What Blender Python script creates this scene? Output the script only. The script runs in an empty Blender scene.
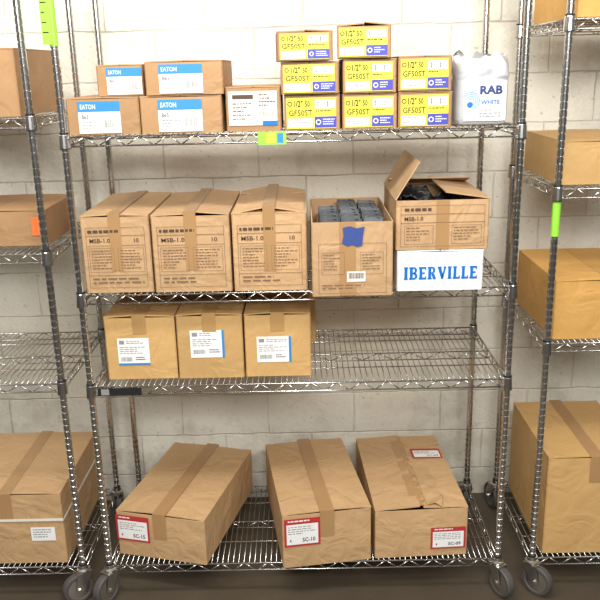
import bpy, bmesh, math, random
import numpy as np
from mathutils import Vector, Matrix, noise
random.seed(7)
scene = bpy.context.scene
COL = scene.collection
try:
    scene.view_settings.view_transform = 'Standard'
    scene.view_settings.look = 'None'
except Exception:
    pass

# ------------------------------------------------------------------ camera
CP = (0.7947, -2.6475, 2.0641); YAW, PIT, ROL, FPX = -0.0085, 0.2883, -0.0242, 781.7
fv = np.array([math.sin(YAW)*math.cos(PIT), math.cos(YAW)*math.cos(PIT), -math.sin(PIT)])
rv = np.array([math.cos(YAW), -math.sin(YAW), 0.]); uv = np.cross(rv, fv)
c_, s_ = math.cos(ROL), math.sin(ROL)
rv, uv = c_*rv+s_*uv, -s_*rv+c_*uv
cam = bpy.data.cameras.new("camera"); camo = bpy.data.objects.new("camera", cam); COL.objects.link(camo)
m = Matrix(((rv[0], uv[0], -fv[0], CP[0]), (rv[1], uv[1], -fv[1], CP[1]), (rv[2], uv[2], -fv[2], CP[2]), (0, 0, 0, 1)))
camo.matrix_world = m
cam.sensor_width = 36; cam.lens = FPX/600*36; cam.clip_start = 0.05
scene.camera = camo

def onY(px, py, Y):
    """measure real X,Z of a photographed point that lies on the plane y=Y"""
    d = fv*FPX + rv*(px-300) + uv*(300-py)
    t = (Y-CP[1])/d[1]
    return CP[0]+d[0]*t, CP[2]+d[2]*t

# ------------------------------------------------------------------ materials
def lin(c):
    out = []
    for v in c:
        v = v/255.
        out.append(v/12.92 if v <= .04045 else ((v+.055)/1.055)**2.4)
    return (*out, 1)

def newmat(name):
    mt = bpy.data.materials.new(name); mt.use_nodes = True
    nt = mt.node_tree; b = nt.nodes["Principled BSDF"]
    return mt, nt, b

def simple(name, rgb, rough=.6, metal=0., var=.06, scale=20, bump=0.):
    mt, nt, b = newmat(name)
    tc = nt.nodes.new("ShaderNodeTexCoord"); n = nt.nodes.new("ShaderNodeTexNoise")
    n.inputs["Scale"].default_value = scale; n.inputs["Detail"].default_value = 4
    nt.links.new(tc.outputs["Object"], n.inputs["Vector"])
    mx = nt.nodes.new("ShaderNodeMix"); mx.data_type = 'RGBA'
    a = lin(rgb)
    mx.inputs["A"].default_value = (*[x*(1-var) for x in a[:3]], 1)
    mx.inputs["B"].default_value = (*[min(1, x*(1+var)) for x in a[:3]], 1)
    nt.links.new(n.outputs["Fac"], mx.inputs["Factor"])
    nt.links.new(mx.outputs["Result"], b.inputs["Base Color"])
    b.inputs["Roughness"].default_value = rough; b.inputs["Metallic"].default_value = metal
    if bump:
        bp = nt.nodes.new("ShaderNodeBump"); bp.inputs["Strength"].default_value = bump
        bp.inputs["Distance"].default_value = .01
        nt.links.new(n.outputs["Fac"], bp.inputs["Height"]); nt.links.new(bp.outputs["Normal"], b.inputs["Normal"])
    return mt

def cardboard(name, rgb, jitter=.12, wear=.35):
    mt, nt, b = newmat(name)
    N = nt.nodes.new; L = nt.links.new
    tc = N("ShaderNodeTexCoord")
    n1 = N("ShaderNodeTexNoise"); n1.inputs["Scale"].default_value = 6; n1.inputs["Detail"].default_value = 5
    n2 = N("ShaderNodeTexNoise"); n2.inputs["Scale"].default_value = 140; n2.inputs["Detail"].default_value = 3
    L(tc.outputs["Object"], n1.inputs["Vector"]); L(tc.outputs["Object"], n2.inputs["Vector"])
    w = N("ShaderNodeTexWave"); w.bands_direction = 'X'; w.inputs["Scale"].default_value = 45
    w.inputs["Distortion"].default_value = .6
    L(tc.outputs["Object"], w.inputs["Vector"])
    a = lin(rgb)
    mx = N("ShaderNodeMix"); mx.data_type = 'RGBA'
    mx.inputs["A"].default_value = (a[0]*.76, a[1]*.73, a[2]*.68, 1)
    mx.inputs["B"].default_value = (min(1, a[0]*1.17), a[1]*1.17, a[2]*1.17, 1)
    ad = N("ShaderNodeMath"); ad.operation = 'MULTIPLY_ADD'; ad.inputs[1].default_value = .35
    L(n2.outputs["Fac"], ad.inputs[0])
    sc = N("ShaderNodeMath"); sc.operation = 'MULTIPLY'; sc.inputs[1].default_value = .65
    L(n1.outputs["Fac"], sc.inputs[0]); L(sc.outputs[0], ad.inputs[2])
    L(ad.outputs[0], mx.inputs["Factor"])
    hs = N("ShaderNodeHueSaturation"); oi = N("ShaderNodeObjectInfo")
    mr = N("ShaderNodeMapRange"); mr.inputs["To Min"].default_value = 1-jitter; mr.inputs["To Max"].default_value = 1+jitter*.6
    L(oi.outputs["Random"], mr.inputs["Value"]); L(mr.outputs["Result"], hs.inputs["Value"])
    L(mx.outputs["Result"], hs.inputs["Color"]); L(hs.outputs["Color"], b.inputs["Base Color"])
    bp = N("ShaderNodeBump"); bp.inputs["Strength"].default_value = wear; bp.inputs["Distance"].default_value = .02
    n3 = N("ShaderNodeTexNoise"); n3.inputs["Scale"].default_value = 8; n3.inputs["Detail"].default_value = 2; n3.inputs["Distortion"].default_value = 1.5
    L(tc.outputs["Object"], n3.inputs["Vector"])
    wm = N("ShaderNodeMath"); wm.operation = 'MULTIPLY'; wm.inputs[1].default_value = .015
    L(w.outputs["Fac"], wm.inputs[0])
    ad3 = N("ShaderNodeMath"); ad3.operation = 'MULTIPLY_ADD'; ad3.inputs[1].default_value = 1.0
    L(n3.outputs["Fac"], ad3.inputs[0]); L(wm.outputs[0], ad3.inputs[2])
    L(ad3.outputs[0], bp.inputs["Height"]); L(bp.outputs["Normal"], b.inputs["Normal"])
    b.inputs["Roughness"].default_value = .7
    return mt

CB = cardboard("cardboard_tan", (196, 160, 119), .08, .45)
CBY = cardboard("cardboard_ochre", (202, 163, 106), .08, .35)
CBD = cardboard("cardboard_brown", (176, 138, 98))
CBB = cardboard("cardboard_buff", (197, 161, 118), .08, .5)
CBO = cardboard("cardboard_amber", (218, 168, 94))
WCB = cardboard("cardboard_white", (240, 242, 246), .02, .2)
TAPE = simple("brown_tape", (172, 134, 92), .3, var=.12, scale=8)
TAPED = simple("faint_tape", (182, 143, 92), .35, var=.1, scale=10)
CHROME = simple("chrome_wire", (206, 204, 201), .24, 1., var=.12, scale=30)
POSTM = simple("chrome_post", (208, 207, 205), .22, 1., var=.12, scale=12)
DARKP = simple("dark_plastic", (26, 26, 28), .6)
RUBBER = simple("rubber_tread", (78, 75, 72), .6)
WHITE = simple("white_paper", (240, 240, 238), .6, var=.02)
CREAM = simple("cream_paper", (236, 231, 219), .6, var=.03)
BLACK = simple("black_ink", (35, 32, 32), .6)
INK = simple("brown_ink", (122, 94, 72), .7)
INKD = simple("dark_brown_ink", (84, 62, 48), .7)
GREYI = simple("grey_ink", (144, 142, 142), .6)
YEL = simple("yellow_ink", (240, 224, 66), .5, var=.03)
BLUE = simple("blue_ink", (0, 110, 196), .45, var=.03)
SKY = simple("light_blue_ink", (52, 136, 200), .5, var=.03)
NAVY = simple("navy_ink", (70, 72, 172), .5, var=.03)
NAVD = simple("deep_navy_ink", (48, 64, 122), .5, var=.03)
RED = simple("red_ink", (186, 54, 56), .5, var=.03)
GREEN = simple("green_tape_film", (150, 220, 66), .5, var=.05)
ORANGE = simple("orange_sticker_paper", (240, 124, 66), .5)
BTAPE = simple("blue_masking_tape", (54, 74, 140), .6, var=.15, scale=60)
STEEL = simple("galvanized_steel", (122, 126, 130), .42, .7, var=.3, scale=40)
FORKM = simple("zinc_plate", (196, 193, 186), .28, .95, var=.15, scale=25)
STRAP = simple("white_strap_plastic", (232, 230, 220), .4)
BLACKF = simple("black_film", (30, 32, 38), .25)
BAG = simple("white_film", (222, 225, 229), .15, var=.06, scale=16, bump=.4)
BAG.node_tree.nodes["Principled BSDF"].inputs["Transmission Weight"].default_value = .25

def wall_mat():
    mt, nt, b = newmat("painted_cinder_block")
    N = nt.nodes.new; L = nt.links.new
    tc = N("ShaderNodeTexCoord"); sp = N("ShaderNodeSeparateXYZ"); cb = N("ShaderNodeCombineXYZ")
    L(tc.outputs["Object"], sp.inputs[0]); L(sp.outputs["X"], cb.inputs["X"]); L(sp.outputs["Z"], cb.inputs["Y"])
    br = N("ShaderNodeTexBrick"); br.offset = .5
    br.inputs["Scale"].default_value = 1; br.inputs["Brick Width"].default_value = .406; br.inputs["Row Height"].default_value = .203
    br.inputs["Mortar Size"].default_value = .006; br.inputs["Mortar Smooth"].default_value = 1.
    n0 = N("ShaderNodeTexNoise"); n0.inputs["Scale"].default_value = 9; L(cb.outputs[0], n0.inputs["Vector"])
    vm = N("ShaderNodeVectorMath"); vm.operation = 'SCALE'; vm.inputs["Scale"].default_value = .014
    L(n0.outputs["Color"], vm.inputs[0])
    va = N("ShaderNodeVectorMath"); va.operation = 'ADD'; L(cb.outputs[0], va.inputs[0]); L(vm.outputs[0], va.inputs[1])
    L(va.outputs[0], br.inputs["Vector"])
    n1 = N("ShaderNodeTexNoise"); n1.inputs["Scale"].default_value = 2.2; n1.inputs["Detail"].default_value = 5
    n2 = N("ShaderNodeTexNoise"); n2.inputs["Scale"].default_value = 60; n2.inputs["Detail"].default_value = 3
    n4 = N("ShaderNodeTexNoise"); n4.inputs["Scale"].default_value = 5; n4.inputs["Detail"].default_value = 6; n4.inputs["Roughness"].default_value = .6
    for n in (n1, n2, n4): L(tc.outputs["Object"], n.inputs["Vector"])
    cr = N("ShaderNodeValToRGB")
    cr.color_ramp.elements[0].position = .3; cr.color_ramp.elements[0].color = lin((220, 214, 198))
    cr.color_ramp.elements[1].position = .65; cr.color_ramp.elements[1].color = lin((238, 234, 221))
    L(n1.outputs["Fac"], cr.inputs[0])
    mx = N("ShaderNodeMix"); mx.data_type = 'RGBA'; mx.inputs["B"].default_value = lin((182, 175, 156))
    mf = N("ShaderNodeMath"); mf.operation = 'MULTIPLY'
    jr = N("ShaderNodeMapRange"); jr.inputs["From Min"].default_value = .4; jr.inputs["From Max"].default_value = .65
    jr.inputs["To Min"].default_value = .1; jr.inputs["To Max"].default_value = .9
    L(n4.outputs["Fac"], jr.inputs["Value"])
    L(br.outputs["Fac"], mf.inputs[0]); L(jr.outputs["Result"], mf.inputs[1]); L(mf.outputs[0], mx.inputs["Factor"]); L(cr.outputs["Color"], mx.inputs["A"])
    pr = N("ShaderNodeMapRange"); pr.inputs["From Min"].default_value = .33; pr.inputs["From Max"].default_value = .27
    pr.inputs["To Max"].default_value = .7
    L(n2.outputs["Fac"], pr.inputs["Value"])
    mx2 = N("ShaderNodeMix"); mx2.data_type = 'RGBA'; mx2.inputs["B"].default_value = lin((180, 173, 156))
    L(pr.outputs["Result"], mx2.inputs["Factor"]); L(mx.outputs["Result"], mx2.inputs["A"])
    # worn grime, plus shelf shading painted in as darkening towards the floor
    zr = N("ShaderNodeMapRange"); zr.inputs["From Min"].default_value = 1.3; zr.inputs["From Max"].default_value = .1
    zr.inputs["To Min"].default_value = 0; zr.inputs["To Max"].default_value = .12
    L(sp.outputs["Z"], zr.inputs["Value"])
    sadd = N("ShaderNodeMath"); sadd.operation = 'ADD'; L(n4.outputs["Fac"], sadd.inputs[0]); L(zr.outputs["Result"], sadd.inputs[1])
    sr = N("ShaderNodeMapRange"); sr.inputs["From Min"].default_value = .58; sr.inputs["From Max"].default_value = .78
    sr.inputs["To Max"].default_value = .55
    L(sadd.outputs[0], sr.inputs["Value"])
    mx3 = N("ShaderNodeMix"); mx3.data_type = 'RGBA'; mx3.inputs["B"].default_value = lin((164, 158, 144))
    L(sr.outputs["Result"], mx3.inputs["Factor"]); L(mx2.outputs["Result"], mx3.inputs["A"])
    L(mx3.outputs["Result"], b.inputs["Base Color"])
    h = N("ShaderNodeMath"); h.operation = 'MULTIPLY_ADD'; h.inputs[1].default_value = -1.
    L(br.outputs["Fac"], h.inputs[0]); L(n2.outputs["Fac"], h.inputs[2])
    bp = N("ShaderNodeBump"); bp.inputs["Strength"].default_value = .55; bp.inputs["Distance"].default_value = .006
    L(h.outputs[0], bp.inputs["Height"]); L(bp.outputs["Normal"], b.inputs["Normal"])
    b.inputs["Roughness"].default_value = .55
    return mt
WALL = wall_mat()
FLOOR = simple("concrete", (80, 70, 57), .5, var=.35, scale=5, bump=.2)

# ------------------------------------------------------------------ mesh builder
class MB:
    def __init__(s): s.v = []; s.f = []; s.m = []; s.mats = []
    def mi(s, mat):
        if mat not in s.mats: s.mats.append(mat)
        return s.mats.index(mat)
    def add(s, vs, fs, mat):
        o = len(s.v); s.v += [tuple(v) for v in vs]
        i = s.mi(mat)
        for f in fs: s.f.append([o+k for k in f]); s.m.append(i)
    def box(s, a, b, mat, M=None):
        (x0, y0, z0), (x1, y1, z1) = a, b
        vs = [Vector(p) for p in [(x0,y0,z0),(x1,y0,z0),(x1,y1,z0),(x0,y1,z0),(x0,y0,z1),(x1,y0,z1),(x1,y1,z1),(x0,y1,z1)]]
        if M: vs = [M@v for v in vs]
        s.add(vs, [(0,3,2,1),(4,5,6,7),(0,1,5,4),(1,2,6,5),(2,3,7,6),(3,0,4,7)], mat)
    def hexa(s, P, mat):
        s.add(P, [(0,3,2,1),(4,5,6,7),(0,1,5,4),(1,2,6,5),(2,3,7,6),(3,0,4,7)], mat)
    def cyl(s, p0, p1, r, mat, seg=6, r1=None):
        p0 = Vector(p0); p1 = Vector(p1); d = (p1-p0).normalized()
        a = d.orthogonal().normalized(); b = d.cross(a); r1 = r if r1 is None else r1
        vs = []
        for p, rr in ((p0, r), (p1, r1)):
            for k in range(seg):
                t = 2*math.pi*k/seg; vs.append(p+a*math.cos(t)*rr+b*math.sin(t)*rr)
        fs = [(k, (k+1) % seg, seg+(k+1) % seg, seg+k) for k in range(seg)]
        fs += [tuple(reversed(range(seg))), tuple(range(seg, 2*seg))]
        s.add(vs, fs, mat)
    def lathe(s, prof, mat, seg=14, o=(0, 0, 0)):
        vs = []; n = len(prof)
        for r, z in prof:
            for k in range(seg):
                t = 2*math.pi*k/seg; vs.append((o[0]+r*math.cos(t), o[1]+r*math.sin(t), o[2]+z))
        fs = []
        for i in range(n-1):
            for k in range(seg):
                fs.append((i*seg+k, i*seg+(k+1) % seg, (i+1)*seg+(k+1) % seg, (i+1)*seg+k))
        fs += [tuple(reversed(range(seg))), tuple(range((n-1)*seg, n*seg))]
        s.add(vs, fs, mat)
    def mesh(s, name, smooth=False, recalc=False):
        me = bpy.data.meshes.new(name); me.from_pydata(s.v, [], s.f)
        for mt in s.mats: me.materials.append(mt)
        me.polygons.foreach_set("material_index", s.m)
        if smooth: me.polygons.foreach_set("use_smooth", [True]*len(s.f))
        me.update()
        if recalc:
            bm = bmesh.new(); bm.from_mesh(me); bmesh.ops.recalc_face_normals(bm, faces=bm.faces); bm.to_mesh(me); bm.free()
        return me

def obj(name, data, parent=None, loc=(0, 0, 0), rot=(0, 0, 0)):
    o = bpy.data.objects.new(name, data); COL.objects.link(o)
    o.location = loc; o.rotation_euler = rot
    if parent: o.parent = parent
    return o

def thing(o, label, cat, group=None):
    o["label"] = label; o["category"] = cat
    if group: o["group"] = group
    return o

# ------------------------------------------------------------------ lettering
_tc = {}
def text_geo(s, bold=0.):
    key = (s, bold)
    if key in _tc: return _tc[key]
    cu = bpy.data.curves.new("t", 'FONT'); cu.body = s; cu.offset = bold; cu.resolution_u = 2
    ob = bpy.data.objects.new("t", cu); COL.objects.link(ob)
    dg = bpy.context.evaluated_depsgraph_get(); dg.update()
    me = bpy.data.meshes.new_from_object(ob.evaluated_get(dg))
    vs = [(v.co.x, v.co.y) for v in me.vertices]; fs = [tuple(p.vertices) for p in me.polygons]
    bpy.data.objects.remove(ob); bpy.data.curves.remove(cu); bpy.data.meshes.remove(me)
    xs = [v[0] for v in vs]; ys = [v[1] for v in vs]
    x0, x1, y0, y1 = min(xs), max(xs), min(ys), max(ys)
    vs = [((x-x0)/(x1-x0), (y-y0)/(y1-y0)) for x, y in vs]
    _tc[key] = (vs, fs); return _tc[key]

class Decal:
    """flat printed matter in u,v of a box face"""
    def __init__(s, w, h, w0=0): s.b = MB(); s.w = w; s.h = h; s.items = []
    def P(s, fx, fy): return (-s.w/2+fx*s.w, s.h*(1-fy))
    def poly(s, pts, mat, l=1):  # pts in fraction coords
        s.items.append(([s.P(*p) for p in pts], [tuple(range(len(pts)))], mat, l))
    def rect(s, x0, y0, x1, y1, mat, l=1): s.poly([(x0, y1), (x1, y1), (x1, y0), (x0, y0)], mat, l)
    def frame(s, x0, y0, x1, y1, t, mat, l=1):
        tx = t/s.w; ty = t/s.h
        s.rect(x0, y0, x1, y0+ty, mat, l); s.rect(x0, y1-ty, x1, y1, mat, l)
        s.rect(x0, y0+ty, x0+tx, y1-ty, mat, l); s.rect(x1-tx, y0+ty, x1, y1-ty, mat, l)
    def text(s, st, x0, y0, x1, y1, mat, l=2, bold=.02):
        vs, fs = text_geo(st, bold)
        s.items.append(([s.P(x0+(x1-x0)*a, y1-(y1-y0)*b) for a, b in vs], fs, mat, l))
    def lines(s, x0, y0, x1, y1, n, mat, l=2, fill=.5):
        rh = (y1-y0)/n
        for i in range(n):
            x = x0; y = y0+i*rh
            end = x1-(x1-x0)*random.choice([0, .1, .3, .45])
            while x < end-.005:
                wl = min(random.uniform(.06, .2)*(x1-x0), end-x)
                s.rect(x, y, x+wl, y+rh*fill, mat, l); x += wl+.035*(x1-x0)
    def bars(s, x0, y0, x1, y1, mat, l=2):
        x = x0
        while x < x1:
            wl = (x1-x0)*random.choice([.015, .03, .045]); s.rect(x, y0, min(x1, x+wl), y1, mat, l); x += wl+(x1-x0)*random.choice([.02, .03])
    def ring(s, cx, cy, r, t, mat, l=2, seg=14, a0=0, a1=360):
        pts = []
        for k in range(seg+1):
            a = math.radians(a0+(a1-a0)*k/seg); pts.append((math.cos(a), math.sin(a)))
        cx, cy = s.P(cx, cy); V = []; F = []
        for ca, sa in pts: V += [(cx+ca*r, cy+sa*r), (cx+ca*(r-t), cy+sa*(r-t))]
        for k in range(seg): F.append((2*k+1, 2*k+3, 2*k+2, 2*k))
        s.items.append((V, F, mat, l))
    def build(s, name, parent, face='F', off=0., warp=None):
        for vs, fs, mat, l in s.items:
            o = off+l*.0004
            if face == 'F': vv = [(u, -o-(warp(u, v) if warp else 0), v) for u, v in vs]
            elif face == 'T': vv = [(u, v, o) for u, v in vs]
            elif face == 'R': vv = [(o, u, v) for u, v in vs]
            else: vv = [(-o, -u, v) for u, v in vs]
            s.b.add(vv, fs, mat)
        return obj(name, s.b.mesh(name), parent)

# ------------------------------------------------------------------ carton
def ring_pts(w, d, z, bulge, n=6, r=.004):
    pts = []
    hw, hd = w/2, d/2
    cs = [(-hw, -hd), (hw, -hd), (hw, hd), (-hw, hd)]
    nm = [(0, -1), (1, 0), (0, 1), (-1, 0)]
    for i in range(4):
        a = Vector(cs[i]); b = Vector(cs[(i+1) % 4]); L = (b-a).length; t = (b-a)/L
        for k in range(n+1):
            q = r+(L-2*r)*k/n
            bb = bulge*math.sin(math.pi*k/n)
            p = a+t*q+Vector(nm[i])*bb
            pts.append((p.x, p.y, z))
    return pts

def flap_geo(mb, w, d, h, side, L, ang, mat, hl=0., th=.004, bend=0., rag=0.):
    a = math.radians(ang); ca, sa = math.cos(a), math.sin(a)
    if side in 'LR':
        sx = -1 if side == 'L' else 1
        hinge = Vector((sx*w/2, 0, h+.0005+hl)); inw = Vector((-sx, 0, 0)); al = Vector((0, 1, 0)); half = d/2-.002
    else:
        sy = -1 if side == 'F' else 1
        hinge = Vector((0, sy*d/2, h+.0005+hl)); inw = Vector((0, -sy, 0)); al = Vector((1, 0, 0)); half = w/2-.004
    up = Vector((0, 0, 1)); dr = inw*ca+up*sa; nr = -inw*sa+up*ca
    n = 5; mcols = 16 if rag else 1
    rnd = [random.uniform(-1, 0)*rag for _ in range(mcols+1)]; lift = [random.uniform(0, .5)*rag for _ in range(mcols+1)]
    V = []
    for k in range(n+1):
        q = k/n; hf = half-(.004 if k else 0)
        for c in range(mcols+1):
            e = -1+2*c/mcols
            p = hinge+dr*(L*q+rnd[c]*q**3)+nr*(bend*math.sin(q*math.pi/2)**2+lift[c]*q**4)
            V.append(p+al*e*hf); V.append(p+al*e*hf+nr*th)
    F = []; R = 2*(mcols+1)
    for k in range(n):
        for c in range(mcols):
            o = R*k+2*c
            F += [(o, o+R, o+R+2, o+2), (o+1, o+3, o+R+3, o+R+1)]
        o = R*k; e = R*k+2*mcols
        F += [(o, o+1, o+R+1, o+R), (e, e+R, e+R+1, e+1)]
    for c in range(mcols):
        o = 2*c; F.append((o, o+2, o+3, o+1)); o = R*n+2*c; F.append((o, o+1, o+3, o+2))
    mb.add(V, F, mat)

def carton(label, w, d, h, loc, rot=0., mat=CB, flaps=None, tape=None, name="cardboard_box", cat="box",
           group=None, tilt=(0, 0), bulge=.0025, tmat=None):
    """loc = centre of the base. flaps = {side:(length,angle)}; tape = (front drop, width)"""
    root = obj(name, None, None, loc, (tilt[0], tilt[1], rot))
    root.empty_display_size = .05
    thing(root, label, cat, group)
    mb = MB(); n = 6; K = 4*(n+1); t = .004
    lv = [(0, 0, 0), (h*.25, bulge*.7, 0), (h*.5, bulge, 0), (h*.75, bulge*.7, 0), (h, 0, 0)]
    V = []
    for z, bl, _ in lv: V += ring_pts(w, d, z, bl, n)
    V += ring_pts(w-2*t, d-2*t, h, 0, n); V += ring_pts(w-2*t, d-2*t, t, 0, n)
    R = 7; F = []
    for i in range(R-1):
        for k in range(K): F.append((i*K+k, i*K+(k+1) % K, (i+1)*K+(k+1) % K, (i+1)*K+k))
    F.append(tuple(reversed(range(K)))); F.append(tuple((R-1)*K+k for k in range(K)))
    mb.add(V, F, mat)
    obj("box_body", mb.mesh("box_body", recalc=True), root)
    if flaps is None: flaps = {'L': (w/2-.001, .8), 'R': (w/2-.001, .8)}
    mxz = h
    for sd, spec in flaps.items():
        L, ang = spec[0], spec[1]
        fm = MB(); flap_geo(fm, w, d, h, sd, L, ang, mat, hl=spec[2] if len(spec) > 2 else 0, bend=spec[3] if len(spec) > 3 else 0, rag=spec[4] if len(spec) > 4 else 0)
        obj("box_flap", fm.mesh("box_flap", recalc=True), root)
        if 0 <= ang < 20: mxz = max(mxz, h+.0045+L*math.sin(math.radians(ang)))
    if tape:
        drop, tw = tape; tb = MB(); tm = tmat or TAPE; e = .0012; zt = mxz+.0008; yf = -d/2-bulge-.0006
        tb.box((-tw/2, yf, zt), (tw/2, -yf, zt+e*.6), tm)
        tb.box((-tw/2, yf-e*.6, h-drop), (tw/2, yf, zt+e*.6), tm)
        tb.box((-tw/2, -yf, h-drop*.7), (tw/2, -yf+e*.6, zt+e*.6), tm)
        obj("packing_tape", tb.mesh("packing_tape"), root)
    return root, mxz

def placed(px0, px1, pyt, pyb, Yf, zb, dep, rot=0., xmin=None):
    """real width/height of a box whose front lower edge stands at y=Yf, z=zb"""
    pm = (pyt+pyb)/2
    X0 = onY(px0, pm, Yf)[0]; X1 = onY(px1, pm, Yf)[0]
    if xmin is not None: X0 = max(X0, xmin)
    zt = onY((px0+px1)/2, pyt, Yf)[1]
    w = X1-X0; h = zt-zb
    cx = (X0+X1)/2; cy = Yf
    return w, h, (cx-math.sin(rot)*dep/2, cy+math.cos(rot)*dep/2, zb)

# ------------------------------------------------------------------ room
FZ = .06
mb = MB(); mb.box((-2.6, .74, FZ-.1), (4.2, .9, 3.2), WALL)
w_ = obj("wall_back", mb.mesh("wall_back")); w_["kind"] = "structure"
mb = MB(); mb.box((-2.6, -4.2, FZ-.1), (4.2, .74, FZ), FLOOR)
f_ = obj("floor", mb.mesh("floor")); f_["kind"] = "structure"

# ------------------------------------------------------------------ racks
RW, RD = 1.52, .59
S1, S2, S3, S4 = 1.866, 1.316, .968, .212
PZ0, PZ1 = .185, 2.42
def post_mesh():
    mb = MB(); r = .0127; prof = []
    H = PZ1-PZ0
    prof.append((r*.9, 0)); prof.append((r, .002))
    z = .0254
    while z < H-.02:
        prof += [(r, z-.0032), (r*.82, z-.0014), (r*.82, z+.0014), (r, z+.0032)]; z += .0254
    prof += [(r, H-.003), (r*.8, H)]
    mb.lathe(prof, POSTM, 16)
    return mb.mesh("shelf_post")
def shelf_mesh():
    mb = MB(); hw, hd = RW/2, RD/2; r = .0031
    zt, zb = -.0058, -.036
    for y in (-hd, hd):
        for z in (zt, zb): mb.cyl((-hw+.012, y, z), (hw-.012, y, z), r, CHROME, 8)
        n = 32; x0 = -hw+.02; st = (2*hw-.04)/n
        for k in range(n):
            a, b = (zb, zt) if k % 2 == 0 else (zt, zb)
            mb.cyl((x0+k*st, y, a), (x0+(k+1)*st, y, b), .0024, CHROME, 6)
    for x in (-hw, hw):
        for z in (zt, zb): mb.cyl((x, -hd+.012, z), (x, hd-.012, z), r, CHROME, 8)
        n = 12; y0 = -hd+.02; st = (2*hd-.04)/n
        for k in range(n):
            a, b = (zb, zt) if k % 2 == 0 else (zt, zb)
            mb.cyl((x, y0+k*st, a), (x, y0+(k+1)*st, b), .0024, CHROME, 6)
    n = 72
    for k in range(1, n):
        x = -hw+RW*k/n
        mb.cyl((x, -hd, -.0020), (x, hd, -.0020), .0018, CHROME, 6)
    for y in (-hd*.5, 0, hd*.5):
        mb.cyl((-hw, y, zt-.0005), (hw, y, zt-.0005), .0025, CHROME, 6)
        m2 = 24; x0 = -hw; st = 2*hw/m2
        if y == 0:
            mb.cyl((-hw, y, zb), (hw, y, zb), .0025, CHROME, 6)
            for k in range(m2):
                a, b = (zb, zt) if k % 2 == 0 else (zt, zb)
                mb.cyl((x0+k*st, y, a), (x0+(k+1)*st, y, b), .0022, CHROME, 5)
    return mb.mesh("wire_shelf", True)
def sleeve_mesh():
    mb = MB()
    mb.lathe([(.0135, -.046), (.0195, -.045), (.0200, -.040), (.0172, .002), (.0165, .004), (.0135, .004)], CHROME, 16)
    mb.lathe([(.0140, .004), (.0152, .0045), (.0150, .010), (.0135, .0105)], DARKP, 16)
    return mb.mesh("corner_sleeve")
def wheel_mesh():
    mb = MB(); R = .0615
    pr = [(.012, -.016), (.044, -.013), (.048, -.0165), (.058, -.016), (R, -.009), (R, .009), (.058, .016), (.048, .0165), (.044, .013), (.012, .016)]
    vs = []; seg = 28
    for r, x in pr:
        for k in range(seg):
            t = 2*math.pi*k/seg; vs.append((x, r*math.cos(t), r*math.sin(t)))
    fT = []; fH = []
    for i in range(len(pr)-1):
        for k in range(seg):
            q = (i*seg+k, i*seg+(k+1) % seg, (i+1)*seg+(k+1) % seg, (i+1)*seg+k)
            (fT if 1 <= i <= 7 else fH).append(q)
    mb.add(vs, fT, RUBBER)
    mb.add(vs, fH+[tuple(range(seg)), tuple(range((len(pr)-1)*seg, len(pr)*seg))], FORKM)
    mb.cyl((-.030, 0, 0), (.030, 0, 0), .008, FORKM, 6)
    return mb.mesh("caster_wheel")
def fork_mesh():
    mb = MB()
    for sx in (-1, 1):
        x = sx*.022
        mb.hexa([(x-.0015, .014, -.012), (x+.0015, .014, -.012), (x+.0015, .046, -.012), (x-.0015, .046, -.012),
                 (x-.0015, -.026, .066), (x+.0015, -.026, .066), (x+.0015, .032, .066), (x-.0015, .032, .066)], FORKM)
    mb.box((-.0235, -.026, .0645), (.0235, .032, .0675), FORKM)
    mb.lathe([(.022, .067), (.026, .070), (.026, .076), (.018, .080), (.0125, .083), (.0125, .088)], FORKM, 16)
    return mb.mesh("caster_fork")
PM, SM, CM, WM, KM = post_mesh(), shelf_mesh(), sleeve_mesh(), wheel_mesh(), fork_mesh()
def rack(x0, zs, label, spins):
    root = obj("wire_shelving_unit", None, None, (x0, 0, FZ)); thing(root, label, "shelving", "chrome wire shelving units")
    corners = [(0, 0), (RW, 0), (0, RD), (RW, RD)]
    for i, (x, y) in enumerate(corners):
        obj("shelf_post", PM, root, (x, y, PZ0-FZ))
        ca = obj("caster", None, root, (x, y, .062), (0, 0, spins[i]))
        obj("caster_wheel", WM, ca, (0, .030, 0)); obj("caster_fork", KM, ca, (0, 0, .0))
    for z in zs:
        sh = obj("wire_shelf", SM, root, (RW/2, RD/2, z-FZ))
        for x, y in corners: obj("corner_sleeve", CM, sh, (x-RW/2, y-RD/2, 0))
    return root
RKM = rack(0, [S1, S2, S3, S4], "chrome wire shelving unit on casters loaded with cartons", [2.6, 3.6, .3, 0])
LX = -.105-RW; RX = 1.52+.135
LZ = [1.93, 1.47, .985, .212]
RZ = [2.20, 1.655, 1.10, .212]
RKL = rack(LX, LZ, "chrome wire shelving unit holding a strapped carton low down", [0, 2.2, 0, .4])
RKR = rack(RX, RZ, "chrome wire shelving unit with amber cartons on its shelves", [3.9, 0, .2, 0])

def tag_on(root, name, x, z, w, h, mats, y=-.009, label=None):
    mb = MB()
    mb.box((x, y-.0015, z-FZ), (x+w, y, z-FZ+h), mats[0])
    for a, b, mt in mats[1:]:
        mb.box((x+w*a, y-.0022, z-FZ+h*.12), (x+w*b, y-.0015, z-FZ+h*.88), mt)
    o = obj(name, mb.mesh(name), root)
    if label: o["label"] = label
    return o
xa, za = onY(258, 143, -.01); xb, zb_ = onY(286, 130, -.01)
tag_on(RKM, "price_tag", xa, S1-.043, xb-xa, .042, [GREEN, (.3, .62, YEL), (.68, .9, SKY)], label="green and yellow shelf tag")
xa, _ = onY(98, 395, -.01); xb, _ = onY(142, 395, -.01)
tag_on(RKM, "label_holder", xa, S3-.036, xb-xa, .03, [DARKP, (.08, .26, GREYI)], label="dark plastic shelf label holder")
mb = MB(); mb.cyl((0, 0, 2.15-FZ), (0, 0, 2.36-FZ), .0142, GREEN, 14)
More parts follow.
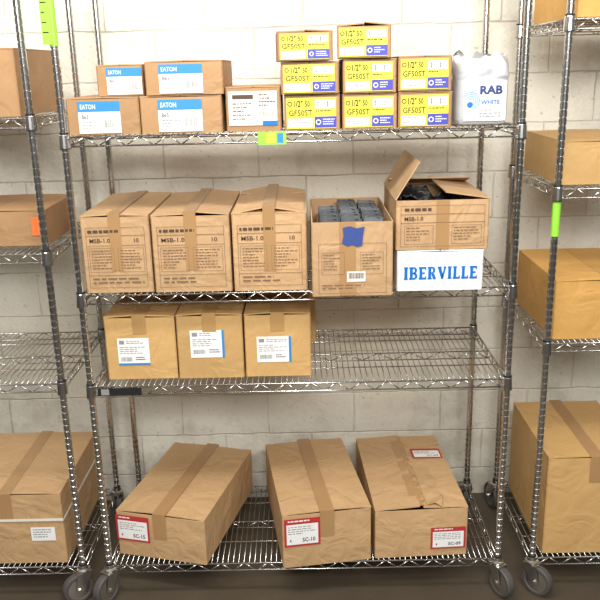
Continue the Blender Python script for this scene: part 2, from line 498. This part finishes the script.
mb.box((-.030, -.0165, 2.155-FZ), (.002, -.0150, 2.35-FZ), GREEN)
for q in range(5): mb.box((-.027, -.0170, 2.19-FZ+q*.03), (-.008-.004*(q % 3), -.0165, 2.194-FZ+q*.03), BLACK)
o = obj("green_tape_tag", mb.mesh("green_tape_tag"), RKM); o["label"] = "bright green tape flag on post"
mb = MB(); g0 = onY(556, 236, 0)[1]; g1 = onY(556, 196, 0)[1]
mb.cyl((0, 0, g0-FZ), (0, 0, g1-FZ), .0142, GREEN, 14)
o = obj("green_tape_tag", mb.mesh("green_tape_tag"), RKR); o["label"] = "bright green tape wrapped on post"

# ------------------------------------------------------------------ top shelf
def blue_label(root, w, h, d, fx0, fx1, bul=.0025):
    D = Decal(w, h)
    D.rect(fx0, .06, fx1, .95, WHITE, 1); D.rect(fx0, .06, fx1, .35, SKY, 2)
    ww = fx1-fx0
    D.text("EATON", fx0+.06*ww, .14, fx0+.42*ww, .275, WHITE, 3, .008)
    D.text("B65", fx0+.08*ww, .43, fx0+.24*ww, .54, BLACK, 3, .01)
    D.lines(fx0+.08*ww, .62, fx0+.5*ww, .86, 3, GREYI, 3, .35)
    D.bars(fx0+.60*ww, .56, fx0+.90*ww, .80, GREYI, 3)
    D.build("shipping_label", root, 'F', d/2+bul+.0006)["label"] = "blue and white printed label"
ZT = S1
dA = .36
w, h, l = placed(67, 139.5, 99, 134, .005, ZT, dA); r, z1 = carton("flat brown carton with blue and white label, lower stack", w, dA, h, l, 0, CBD, group="cartons on the top shelf"); blue_label(r, w, h, dA, .16, .74); zA1 = ZT+z1
w2, h2, l = placed(140.5, 222, 97, 132, .0, ZT, dA); r, z2 = carton("flat brown carton with blue and white label, lower stack", w2, dA, h2, l, 0, CBD, group="cartons on the top shelf"); blue_label(r, w2, h2, dA, .22, .76); zA2 = ZT+z2
w, h, l = placed(97, 143, 66, 98, .05, zA1+.001, .3); r, z1 = carton("small brown carton with blue label stacked on another carton", w, .3, h, l, 0, CBD, group="cartons on the top shelf"); blue_label(r, w, h, .3, .22, .98)
w, h, l = placed(145, 223, 62, 96, .0, zA2+.001, dA); r, z1 = carton("brown carton with blue label stacked on another carton", w, dA, h, l, 0, CBD, group="cartons on the top shelf"); blue_label(r, w, h, dA, .18, .74)
w, h, l = placed(226, 281, 88, 130, .01, ZT, .3)
r, _ = carton("small brown carton with wide white label", w, .3, h, l, 0, CBD, group="cartons on the top shelf")
D = Decal(w, h); D.rect(.05, .07, .93, .86, CREAM, 1); D.frame(.08, .1, .56, .82, .0009, INK, 2)
D.rect(.12, .15, .50, .25, INKD, 2); D.lines(.12, .34, .52, .78, 5, INK, 2, .35)
D.lines(.60, .14, .90, .46, 4, INKD, 2, .4); D.bars(.60, .54, .90, .64, GREYI, 2); D.rect(.66, .76, .93, .86, BLUE, 2)
D.build("shipping_label", r, 'F', .15+.0031)

def fitting_label(root, w, h, d):
    D = Decal(w, h)
    D.rect(.04, .05, .93, .95, YEL, 1)
    D.ring(.10, .22, h*.08, h*.03, BLACK, 3, 6)          # small hexagonal mark
    D.text('1/2"', .17, .12, .33, .32, BLACK, 3, .025); D.text('50', .37, .14, .46, .31, BLACK, 3, .02)
    D.text("GF50ST", .08, .40, .50, .57, BLACK, 3, .012)
    D.rect(.55, .11, .91, .36, WHITE, 2)
    for cx in (.62, .79):   # fine line drawings of conduit connectors
        D.frame(cx-.045, .19, cx+.035, .28, .0009, BLACK, 3); D.rect(cx-.02, .15, cx-.008, .33, BLACK, 4)
        D.ring(cx+.06, .235, h*.06, h*.015, GREYI, 4)
    D.rect(.54, .60, .93, .93, NAVY, 2); D.ring(.61, .765, h*.08, h*.028, WHITE, 4); D.lines(.69, .67, .90, .88, 3, WHITE, 4, .4)
    D.rect(.06, .65, .50, .91, WHITE, 2); D.lines(.08, .68, .48, .89, 3, GREYI, 3, .4); D.lines(.56, .42, .88, .50, 1, BLACK, 3, .4)
    D.build("product_label", root, 'F', d/2+.0031)["label"] = "yellow, white and blue product label"
GL = "small brown carton with yellow connector label, in a stack"
GG = "yellow labelled connector cartons"
dG = .3; tops = []
for i, (a, b, t, bt, yf, rt) in enumerate([(284.5, 340, 96, 131, .0, .0), (342.5, 397, 95, 129, .005, .0), (398.5, 452, 93, 127, .0, 0)]):
    w, h, l = placed(a, b, t, bt, yf, ZT, dG, rt); r, z = carton(GL, w, dG, h, l, rt, CBD, group=GG); fitting_label(r, w, h, dG); tops.append(ZT+z+.0015)
tops2 = []
for i, (a, b, t, bt, yf, rt) in enumerate([(281, 339, 63, 97, -.01, .02), (343, 396.5, 60, 95, 0, .0), (398.5, 452, 57, 93, .0, .0)]):
    w, h, l = placed(a, b, t, bt, yf, tops[i], dG, rt); r, z = carton(GL, w, dG, h, l, rt, CBD, group=GG); fitting_label(r, w, h, dG); tops2.append(tops[i]+z+.0015)
w, h, l = placed(277.5, 333, 32, 65, -.02, tops2[0], dG, .05)
r, z = carton("brown carton with yellow label on top of the stack", w, dG, h, l, .05, CBD, {'L': (w/2-.001, 1), 'R': (w/2-.001, 3)}, group=GG); fitting_label(r, w, h, dG)
w, h, l = placed(337, 391, 26, 60, -.01, tops2[1], dG, -.06)
r, z = carton("brown carton with yellow label and raised flaps, top of stack", w, dG, h, l, -.06, CBD, {'L': (w/2-.001, 4), 'R': (w/2-.001, 7)}, group=GG); fitting_label(r, w, h, dG)

# plastic-wrapped package
X0, _ = onY(454.5, 100, .02); X1, _ = onY(514.5, 100, .02); zt = onY(480, 56, .02)[1]
w = X1-X0; h = zt-ZT-.003; d = .26
root = obj("plastic_wrapped_package", None, None, ((X0+X1)/2, .02+d/2, ZT)); thing(root, "lamp package in crumpled white plastic bag with blue print", "package")
mb = MB(); nu, nv = 60, 44; V = []; F = []
def bag_r(ct, st, q):
    p = 5
    return (abs(ct)**p+abs(st)**p)**(-1/p)
for j in range(nv+1):
    q = j/nv; z = .002+h*q
    sq = 1 if q < .80 else 1-.30*((q-.80)/.20)**2
    sx = 1 if q < .90 else 1-.08*((q-.90)/.10)**2
    for i in range(nu):
        t = 2*math.pi*i/nu; ct, st = math.cos(t), math.sin(t)
        rr = bag_r(ct, st, q)
        nn = noise.noise(Vector((ct*2.2, st*2.2, q*5)))*.010+abs(noise.noise(Vector((ct*6, st*6, q*6+3))))*.013
        k = .90 if q == 0 else (.97 if q < .06 else 1)
        fr = 0.15 if (st < -.4 and q < .70) else .9
        x = (w/2-.009)*rr*ct*k*sx+ct*nn*fr*.5; y = (d/2-.008)*rr*st*k*sq+st*nn*fr
        zz = z+(noise.noise(Vector((ct*3, st*3, 9)))*.03*max(0, q-.75)/.25)
        V.append((x, y, zz))
for j in range(nv):
    for i in range(nu): F.append((j*nu+i, j*nu+(i+1) % nu, (j+1)*nu+(i+1) % nu, (j+1)*nu+i))
F.append(tuple(reversed(range(nu)))); F.append(tuple(nv*nu+i for i in range(nu)))
mb.add(V, F, BAG); obj("plastic_bag", mb.mesh("plastic_bag", True, True), root)
D = Decal(w, h)
for k in range(12):
    xa = .16+.72*k/12; D.rect(xa, .34, xa+.72/12, .93, WHITE, 1)
D.text("RAB", .42, .41, .80, .54, NAVD, 3, .045)
for k in range(4): D.ring(.28, .63, h*(.13-.028*k), h*.013, SKY, 3, 16, -70, 150)
D.ring(.26, .69, h*.045, h*.045, BLUE, 3, 12)
D.text("WHITE", .44, .62, .76, .69, BLUE, 3, .03)
D.lines(.42, .76, .82, .90, 3, GREYI, 3, .4)
def bw(u, v):
    a = min(.97, abs(u)/(w/2-.009)); return (d/2-.008)*(1-a**5)**(1/5)
D.build("printed_panel", root, 'F', .0075, bw)

# ------------------------------------------------------------------ second shelf
def printed_panel(root, w, h, d, code="MSB-1.0", qty="10", bul=.0025):
    D = Decal(w, h); I = INK; K = INKD
    D.frame(.07, .13, .93, .93, .0012, I, 1)
    D.lines(.10, .165, .55, .205, 1, K, 2, .9)
    D.rect(.07, .235, .93, .242, I, 1)
    D.text(code, .12, .275, .42, .330, K, 2, .015); D.text(qty, .77, .275, .84, .330, K, 2, .01)
    D.rect(.07, .365, .93, .371, I, 1)
    D.frame(.10, .40, .46, .72, .001, I, 2); D.frame(.52, .40, .90, .72, .001, I, 2)
    D.lines(.13, .43, .43, .70, 7, I, 2, .3); D.lines(.55, .43, .87, .70, 7, I, 2, .3)
    D.rect(.07, .76, .93, .766, I, 1); D.lines(.12, .80, .88, .90, 2, I, 2, .35)
    D.build("printed_panel", root, 'F', d/2+bul+.0006)["label"] = "brown printed product panel"
dB = .52; BG = "tan cartons on the second shelf"
for i, (a, b, t, bt, yf, rt, fl) in enumerate([
        (79.5, 151, 217, 291, .016, 0, {'L': (.118, 3), 'R': (.118, 2)}),
        (153, 230.5, 216, 290, .006, 0, {'L': (.132, 2), 'R': (.132, 5)}),
        (233, 307, 214, 290, .0, .0, {'F': (.125, 6), 'B': (.125, 4), 'L': (.13, 10), 'R': (.13, 9)})]):
    w, h, l = placed(a, b, t, bt, yf, S2+.0005, dB, rt, .017)
    lab = ["tan carton with brown printing and tape, closed", "tan carton with brown printing and taped seam", "tan carton with bulging loosely closed flaps"][i]
    r, z = carton(lab, w, dB, h, l, rt, CB, fl, (.19 if i != 2 else .2, .042), group=BG); printed_panel(r, w, h, dB)
# open carton with steel boxes
dO = .5
w, h, l = placed(312, 393, 222, 298, -.09, S2+.0005, dO)
r, z = carton("open tan carton filled with steel device boxes, blue tape", w, dO, h, l, 0, CB, {'B': (.11, 215), 'L': (.11, -86), 'R': (.11, -86)}, None, group=BG)
D = Decal(w, h); D.frame(.08, .28, .92, .96, .0011, INK, 1); D.frame(.12, .40, .4, .7, .001, INK, 2); D.lines(.14, .43, .38, .66, 6, INK, 2, .3); D.frame(.6, .40, .88, .7, .001, INK, 2); D.lines(.62, .43, .86, .66, 6, INK, 2, .3)
D.rect(.43, .66, .66, .80, CREAM, 2); D.bars(.45, .68, .64, .76, BLACK, 3); D.lines(.12, .84, .88, .92, 2, INK, 2, .35)
D.rect(.34, .0, .54, .99, TAPE, 0)
D.build("printed_panel", r, 'F', dO/2+.0031)
D = Decal(w, h); D.poly([(.37, .28), (.44, .32), (.50, .30), (.56, .33), (.62, .31), (.63, .18), (.65, .06), (.55, .08), (.47, .05), (.38, .07), (.39, .18)], BTAPE, 4)
D.build("blue_tape", r, 'F', dO/2+.0035)["label"] = "ragged blue masking tape strip"
OB = l
def device_mesh():
    mb = MB(); a, b, c, t = .0335, .026, .05, .0016
    mb.box((-a, -b, 0), (a, b, t), STEEL); mb.box((-a, -b, t), (-a+t, b, c), STEEL); mb.box((a-t, -b, t), (a, b, c), STEEL)
    mb.box((-a, -b, t), (a, -b+t, c), STEEL); mb.box((-a, b-t, t), (a, b, c), STEEL)
    mb.box((-a+.010, -b, c), (-a+.022, -b+.012, c+t), STEEL); mb.box((a-.022, b-.012, c), (a-.010, b, c+t), STEEL)
    mb.cyl((0, -b-.0008, c*.5), (0, -b+.001, c*.5), .011, DARKP, 14); mb.cyl((a-.001, 0, c*.5), (a+.0008, 0, c*.5), .011, DARKP, 14)
    return mb.mesh("device_box")
DM = device_mesh()
for j in range(7):
    for i in range(3):
        if i == 0 and j > 4: continue
        o = obj("steel_device_box", DM, None, (OB[0]+(-.074, .0005, .075)[i], OB[1]-.205+j*.063, OB[2]+h-.055+random.uniform(0, .010)), (random.uniform(-.06, .06), random.uniform(-.05, .05), random.uniform(-.12, .12)))
        thing(o, "small galvanized steel device box inside the open carton", "electrical box", "steel device boxes in the open carton")
mb = MB(); mb.box((-w/2+.024, -dO/2+.006, 0), (w/2-.024, dO/2-.006, h-.064), CBD)
o = obj("packing_insert", mb.mesh("packing_insert"), r, (0, 0, .0045)); o["label"] = "inner cardboard layer under the device boxes"

# white carton with big blue name
def slab(D, x0, y0, x1, y1, st, mat):
    n = len(st); wts = {'I': .52, 'L': .92, 'E': .98, 'B': 1.08, 'R': 1.12, 'V': 1.15}
    tot = sum(wts[c] for c in st)+.16*(n-1); u = (x1-x0)/tot; x = x0; hh = y1-y0
    for c in st:
        cw = wts[c]*u
        def R(a, b, cc, d_): D.rect(x+a*cw, y1-d_*hh, x+cc*cw, y1-b*hh, mat, 2)
        def Q(pts): D.poly([(x+a*cw, y1-b*hh) for a, b in pts], mat, 2)
        def bowl(cx, cy, rx, ry, ix, iy):
            for k in range(10):
                a0 = -math.pi/2+math.pi*k/10; a1 = a0+math.pi/10
                Q([(cx+rx*math.cos(a0), cy+ry*math.sin(a0)), (cx+rx*math.cos(a1), cy+ry*math.sin(a1)), (cx+ix*math.cos(a1), cy+iy*math.sin(a1)), (cx+ix*math.cos(a0), cy+iy*math.sin(a0))])
        # heavy stems with short slab serifs; pieces abut rather than overlap
        if c == 'I': R(.13, .11, .87, .89); R(0, 0, 1, .11); R(0, .89, 1, 1)
        elif c == 'L': R(.09, .16, .49, .89); R(0, 0, 1, .16); R(0, .89, .58, 1); R(.84, .16, 1, .28)
        elif c == 'E':
            R(.09, .16, .46, .84); R(0, 0, 1, .16); R(0, .84, .98, 1); R(.84, .16, 1, .26); R(.82, .74, .98, .84); R(.46, .43, .80, .57)
        elif c == 'B':
            R(.08, .14, .43, .86); R(0, 0, .55, .14); R(0, .86, .55, 1); R(.43, .44, .55, .56)
            bowl(.55, .735, .39, .265, .11, .125); bowl(.55, .28, .44, .28, .15, .14)
        elif c == 'R':
            R(.08, .11, .42, .86); R(0, 0, .50, .11); R(0, .86, .5, 1); R(.42, .42, .5, .55)
            bowl(.5, .71, .39, .29, .11, .15); Q([(.44, .42), (.78, .44), (1.0, .0), (.64, .0)])
        elif c == 'V':
            Q([(.03, .90), (.42, .90), (.64, .26), (.44, 0)]); Q([(.72, .90), (.95, .90), (.63, 0), (.44, 0)]); R(0, .90, .47, 1); R(.65, .90, 1, 1)
        x += cw+.16*u
dI = .42
w, h, l = placed(397, 483, 252, 291, -.045, S2+.0005, dI)
r, z = carton("white glossy carton with large blue serif lettering", w, dI, h, l, 0, WCB, None, None, group=BG)
D = Decal(w, h); slab(D, .08, .37, .93, .70, "IBERVILLE", BLUE); D.build("printed_lettering", r, 'F', dI/2+.0022)
zI = S2+z+.002
w, h, l = placed(396, 489, 200, 249, -.04, zI, .4)
r, z = carton("open tan carton stacked on the white carton, flap up", w, .4, h, l, .0, CB, {'L': (.15, 58), 'R': (.15, 9), 'B': (.12, 16)}, None, group=BG)
D = Decal(w, h); D.frame(.05, .10, .95, .93, .0011, INK, 1); D.lines(.09, .15, .5, .22, 1, INKD, 2, .8); D.rect(.05, .27, .95, .28, INK, 1)
D.text("MSB-1.0", .09, .32, .29, .40, INKD, 2, .015); D.rect(.05, .44, .95, .45, INK, 1); D.frame(.09, .50, .40, .88, .001, INK, 2); D.lines(.11, .54, .38, .84, 5, INK, 2, .3)
D.frame(.60, .50, .92, .88, .001, INK, 2); D.lines(.62, .54, .9, .84, 5, INK, 2, .3)
D.rect(.43, .0, .57, .99, TAPE, 0)
D.build("printed_panel", r, 'F', .2+.0031)
mb = MB(); nu = 14; V = []; F = []
for j in range(nu+1):
    for i in range(nu+1):
        x = (i/nu-.5)*.2; y = (j/nu-.5)*.24
        V.append((x, y, .02+.05*noise.noise(Vector((x*14, y*14, 2)))+.02*noise.noise(Vector((x*40, y*40, 5)))))
for j in range(nu):
    for i in range(nu): a = j*(nu+1)+i; F.append((a, a+1, a+nu+2, a+nu+1))
mb.add(V, F, BLACKF)
o = obj("plastic_wrap", mb.mesh("plastic_wrap", True), None, (l[0]-.03, l[1]-.03, l[2]+h-.035)); sm = o.modifiers.new("s", 'SOLIDIFY'); sm.thickness = .002
thing(o, "crumpled black plastic wrap lying in the open carton", "plastic wrap")

# ------------------------------------------------------------------ third shelf
CG = "ochre cartons on the third shelf"
for i, (a, b, t, bt, yf, dC) in enumerate([(106, 176, 318, 378, .06, .42), (177.5, 243, 316, 378, .055, .42), (245, 311, 315, 375, .06, .34)]):
    w, h, l = placed(a, b, t, bt, yf, S3+.0005, dC)
    r, z = carton("ochre carton with white and blue label, tape across top", w, dC, h, l, 0, CBY, {'L': (w/2-.002, 3), 'R': (w/2-.002, 2)}, (.06, .05), group=CG, tmat=TAPED)
    lx = [(.17, .62), (.20, .72), (.18, .70)][i]
    D = Decal(w, h); x0, x1 = lx; y0, y1 = (.32, .76) if i == 0 else (.22, .66) if i == 1 else (.34, .76)
    D.rect(x0, y0, x1, y1, WHITE, 1); ww = x1-x0; hh = y1-y0
    if i: D.rect(x0+ww*.93, y0, x1, y1, SKY, 2)
    else: D.rect(x0, y0+.93*hh, x1, y1, SKY, 2)
    D.rect(x0+.06*ww, y0+.08*hh, x0+.22*ww, y0+.22*hh, GREYI, 3)
    D.lines(x0+.28*ww, y0+.10*hh, x0+.88*ww, y0+.24*hh, 2, GREYI, 3, .4)
    D.lines(x0+.06*ww, y0+.32*hh, x0+.86*ww, y0+.62*hh, 4, GREYI, 3, .35)
    D.bars(x0+.08*ww, y0+.70*hh, x0+.44*ww, y0+.86*hh, GREYI, 3); D.lines(x0+.55*ww, y0+.70*hh, x0+.86*ww, y0+.86*hh, 2, BLACK, 3, .4)
    D.build("shipping_label", r, 'F', dC/2+.0031)["label"] = "white label with blue edge"
xb1 = onY(316, 340, .43)[0]; zt1 = onY(305, 302, .43)[1]
carton("small ochre carton standing behind another carton", .2, .14, zt1-S3, (xb1-.1, .43+.07, S3+.0005), 0, CBY, group=CG)
# ------------------------------------------------------------------ bottom shelf
def fromcorners(pl, pr):
    a = Vector(pl); b = Vector(pr); return (b-a).length, a, b
DG = "large cartons on the bottom shelf"
for i, (pl, pr, rot, dep, h, fl, code, lb, lab) in enumerate([
        ((.022, .080), (.384, -.022), math.radians(-14.2), .60, .19, {'L': (.182, 2), 'R': (.182, 1)}, "SC-15", (.0, .05, .38, .64), "large tan carton set at an angle with red label"),
        ((.682, -.045), (1.029, .003), math.radians(8.5), .60, .225, {'L': (.172, 1), 'R': (.172, 2)}, "SC-10", (.02, .05, .42, .58), "large tan taped carton with red label, turned slightly"),
        ((1.040, .004), (1.406, .028), math.radians(3.), .62, .205, {'L': (.181, 2.6, 0, 0, .006), 'R': (.181, 2.2, 0, -.004, .008)}, "SC-09", (.60, .38, .98, .84), "large tan carton with crumpled creased flaps and two labels")]):
    w, a, b = fromcorners(pl, pr); mid = (a+b)/2
    l = (mid.x-math.sin(rot)*dep/2, mid.y+math.cos(rot)*dep/2, S4+.0008)
    r, z = carton(lab, w-.004, dep, h, l, rot, CBB, fl, (.10, .055) if i < 2 else None, group=DG, tmat=TAPE, bulge=.004)
    D = Decal(w-.004, h); x0, y0, x1, y1 = lb; ww = x1-x0; hh = y1-y0
    D.rect(x0, y0, x1, y1, RED, 1); D.rect(x0+.06*ww, y0+.2*hh, x0+.94*ww, y0+.93*hh, WHITE, 2)
    D.lines(x0+.1*ww, y0+.06*hh, x0+.7*ww, y0+.16*hh, 1, WHITE, 3)
    D.text(code, x0+.50*ww, y0+.70*hh, x0+.86*ww, y0+.85*hh, BLACK, 3, .02); D.text("4", x0+.14*ww, y0+.72*hh, x0+.19*ww, y0+.84*hh, BLACK, 3, .01)
    D.lines(x0+.1*ww, y0+.28*hh, x0+.85*ww, y0+.60*hh, 4, GREYI, 3, .35)
    D.build("shipping_label", r, 'F', dep/2+.0046)["label"] = "red and white shipping label"
    if i == 2:
        D = Decal(.13, .085); D.rect(0, 0, 1, 1, RED, 1); D.rect(.06, .22, .94, .92, WHITE, 2); D.lines(.1, .3, .85, .6, 3, GREYI, 3, .4); D.text("SC-09", .5, .68, .88, .84, BLACK, 3, 0)
        o = D.build("shipping_label", r, 'T', 0); o.location = (.106, .085, h+.0100); o.rotation_euler = (0, math.radians(2.2), 0)
        tb = MB(); n = 44; V = []; F = []
        for q in range(n+1):   # wrinkled tape bridging the seam, one edge ragged and curling at a few slits
            y = -dep/2+.01+q*(dep-.02)/n
            xl = -.034+.005*noise.noise(Vector((q*.4, 0, 1))); xr = .014+random.uniform(-.006, .008)
            V += [(xl, y, z-.0005), (-.008, y, z+.0016), (xr, y, z+.0016+(.008 if q % 11 in (4, 5) else .0))]
        for q in range(n):
            o = 3*q; F += [(o, o+1, o+4, o+3), (o+1, o+2, o+5, o+4)]
        tb.add(V, F, TAPE)
        to = obj("packing_tape", tb.mesh("packing_tape"), r); to["label"] = "half-loose brown tape with ragged edge"
        sm = to.modifiers.new("s", 'SOLIDIFY'); sm.thickness = .0006
        # crumpled tongue of board lying over the right flap, lifting slightly toward the front
        tb = MB(); n = 7; V = []; F = []
        for q in range(n+1):
            y = -.295+q*.043; k = max(0, 1-q/8)
            V += [(.022, y, h+.0135), (.055, y+.004, h+.0125+.007*k*((q+1) % 2)), (.088+.022*((q*7) % 3)/2-.01, y-.014, h+.0115+.010*k*(q % 2))]
        for q in range(n):
            o = 3*q; F += [(o, o+1, o+4, o+3), (o+1, o+2, o+5, o+4)]
        tb.add(V, F, CBB); to = obj("box_flap", tb.mesh("box_flap"), r); to["label"] = "crumpled torn strip of cardboard"
        sm = to.modifiers.new("s", 'SOLIDIFY'); sm.thickness = .0018

# ------------------------------------------------------------------ neighbouring racks
LG = "cartons on the neighbouring unit"
def side_box(x0, x1, yf, dep, zb, h, mat, label, **k): return carton(label, x1-x0, dep, h, ((x0+x1)/2, yf+dep/2, zb+.0005), k.pop('rot', 0), mat, k.pop('flaps', None), k.pop('tape', None), group=k.pop('group', None))
side_box(-.52, -.150, .04, .5, LZ[0], .215, CBD, "plain brown carton on a high wire shelf", group=LG)
r, z = side_box(-.50, -.135, .12, .38, LZ[1], .125, CBD, "low brown carton with orange sticker", group=LG)
D = Decal(.365, .125); D.rect(.86, .16, .97, .70, ORANGE, 1); D.build("orange_sticker", r, 'F', .19+.0031)
r, z = side_box(-.60, -.17, .02, .54, LZ[3], .30, CBB, "large tan carton bound with white strap", tape=(.1, .05), group=LG)
mb = MB(); W_, H_, Dp = .43, .30, .54
mb.box((-W_/2-.006, -Dp/2-.006, .19), (W_/2+.006, -Dp/2-.0045, .200), STRAP); mb.box((W_/2+.0045, -Dp/2-.006, .19), (W_/2+.006, Dp/2+.006, .200), STRAP)
mb.box((-W_/2-.006, Dp/2+.0045, .19), (W_/2+.006, Dp/2+.006, .200), STRAP); mb.box((-W_/2-.006, -Dp/2-.006, .19), (-W_/2-.0045, Dp/2+.006, .200), STRAP)
obj("plastic_strap", mb.mesh("plastic_strap"), r)["label"] = "white plastic strap"
D = Decal(.43, .30); D.rect(.70, .46, .92, .66, WHITE, 1); D.lines(.72, .49, .90, .63, 4, GREYI, 2, .4); D.build("shipping_label", r, 'F', .27+.0031)
x = RX+.03
side_box(x, x+.36, .02, .5, RZ[0], .1, CBO, "flat amber carton on a high wire shelf", group=LG)
side_box(x-.005, x+.34, .06, .46, RZ[1], .145, CBY, "ochre carton on a wire shelf", group=LG)
side_box(x-.002, x+.36, .03, .5, RZ[2], .215, CBO, "tall amber carton on a wire shelf", group=LG)
side_box(x+.015, x+.38, .02, .52, RZ[3], .41, CBY, "tall ochre carton on the lowest wire shelf", group=LG, tape=(.1, .05))

# ------------------------------------------------------------------ lights
def area(name, loc, target, sx, sy, e, col):
    li = bpy.data.lights.new(name, 'AREA'); li.shape = 'RECTANGLE'; li.size = sx; li.size_y = sy; li.energy = e; li.color = col
    o = bpy.data.objects.new(name, li); COL.objects.link(o); o.location = loc
    o.rotation_euler = (Vector(target)-Vector(loc)).to_track_quat('-Z', 'Y').to_euler()
area("ceiling_light", (.4, -1.2, 3.5), (.7, .4, 1.0), 2.4, .3, 74, (1, .98, .93))
area("ceiling_light", (1.1, -3.2, 3.0), (.8, .3, .9), 2.0, .6, 124, (1, .98, .94))
wd = bpy.data.worlds.new("world"); scene.world = wd; wd.use_nodes = True
nt = wd.node_tree; bg = nt.nodes["Background"]
tc = nt.nodes.new("ShaderNodeTexCoord"); sp = nt.nodes.new("ShaderNodeSeparateXYZ"); cr = nt.nodes.new("ShaderNodeValToRGB")
mr = nt.nodes.new("ShaderNodeMapRange"); mr.inputs["From Min"].default_value = -1; mr.inputs["From Max"].default_value = 1
nt.links.new(tc.outputs["Generated"], sp.inputs[0]); nt.links.new(sp.outputs["Z"], mr.inputs["Value"]); nt.links.new(mr.outputs["Result"], cr.inputs[0])
cr.color_ramp.elements[0].position = .42; cr.color_ramp.elements[0].color = (.15, .138, .12, 1)
cr.color_ramp.elements[1].position = .70; cr.color_ramp.elements[1].color = (1, .99, .95, 1)
nt.links.new(cr.outputs["Color"], bg.inputs[0]); bg.inputs[1].default_value = .38
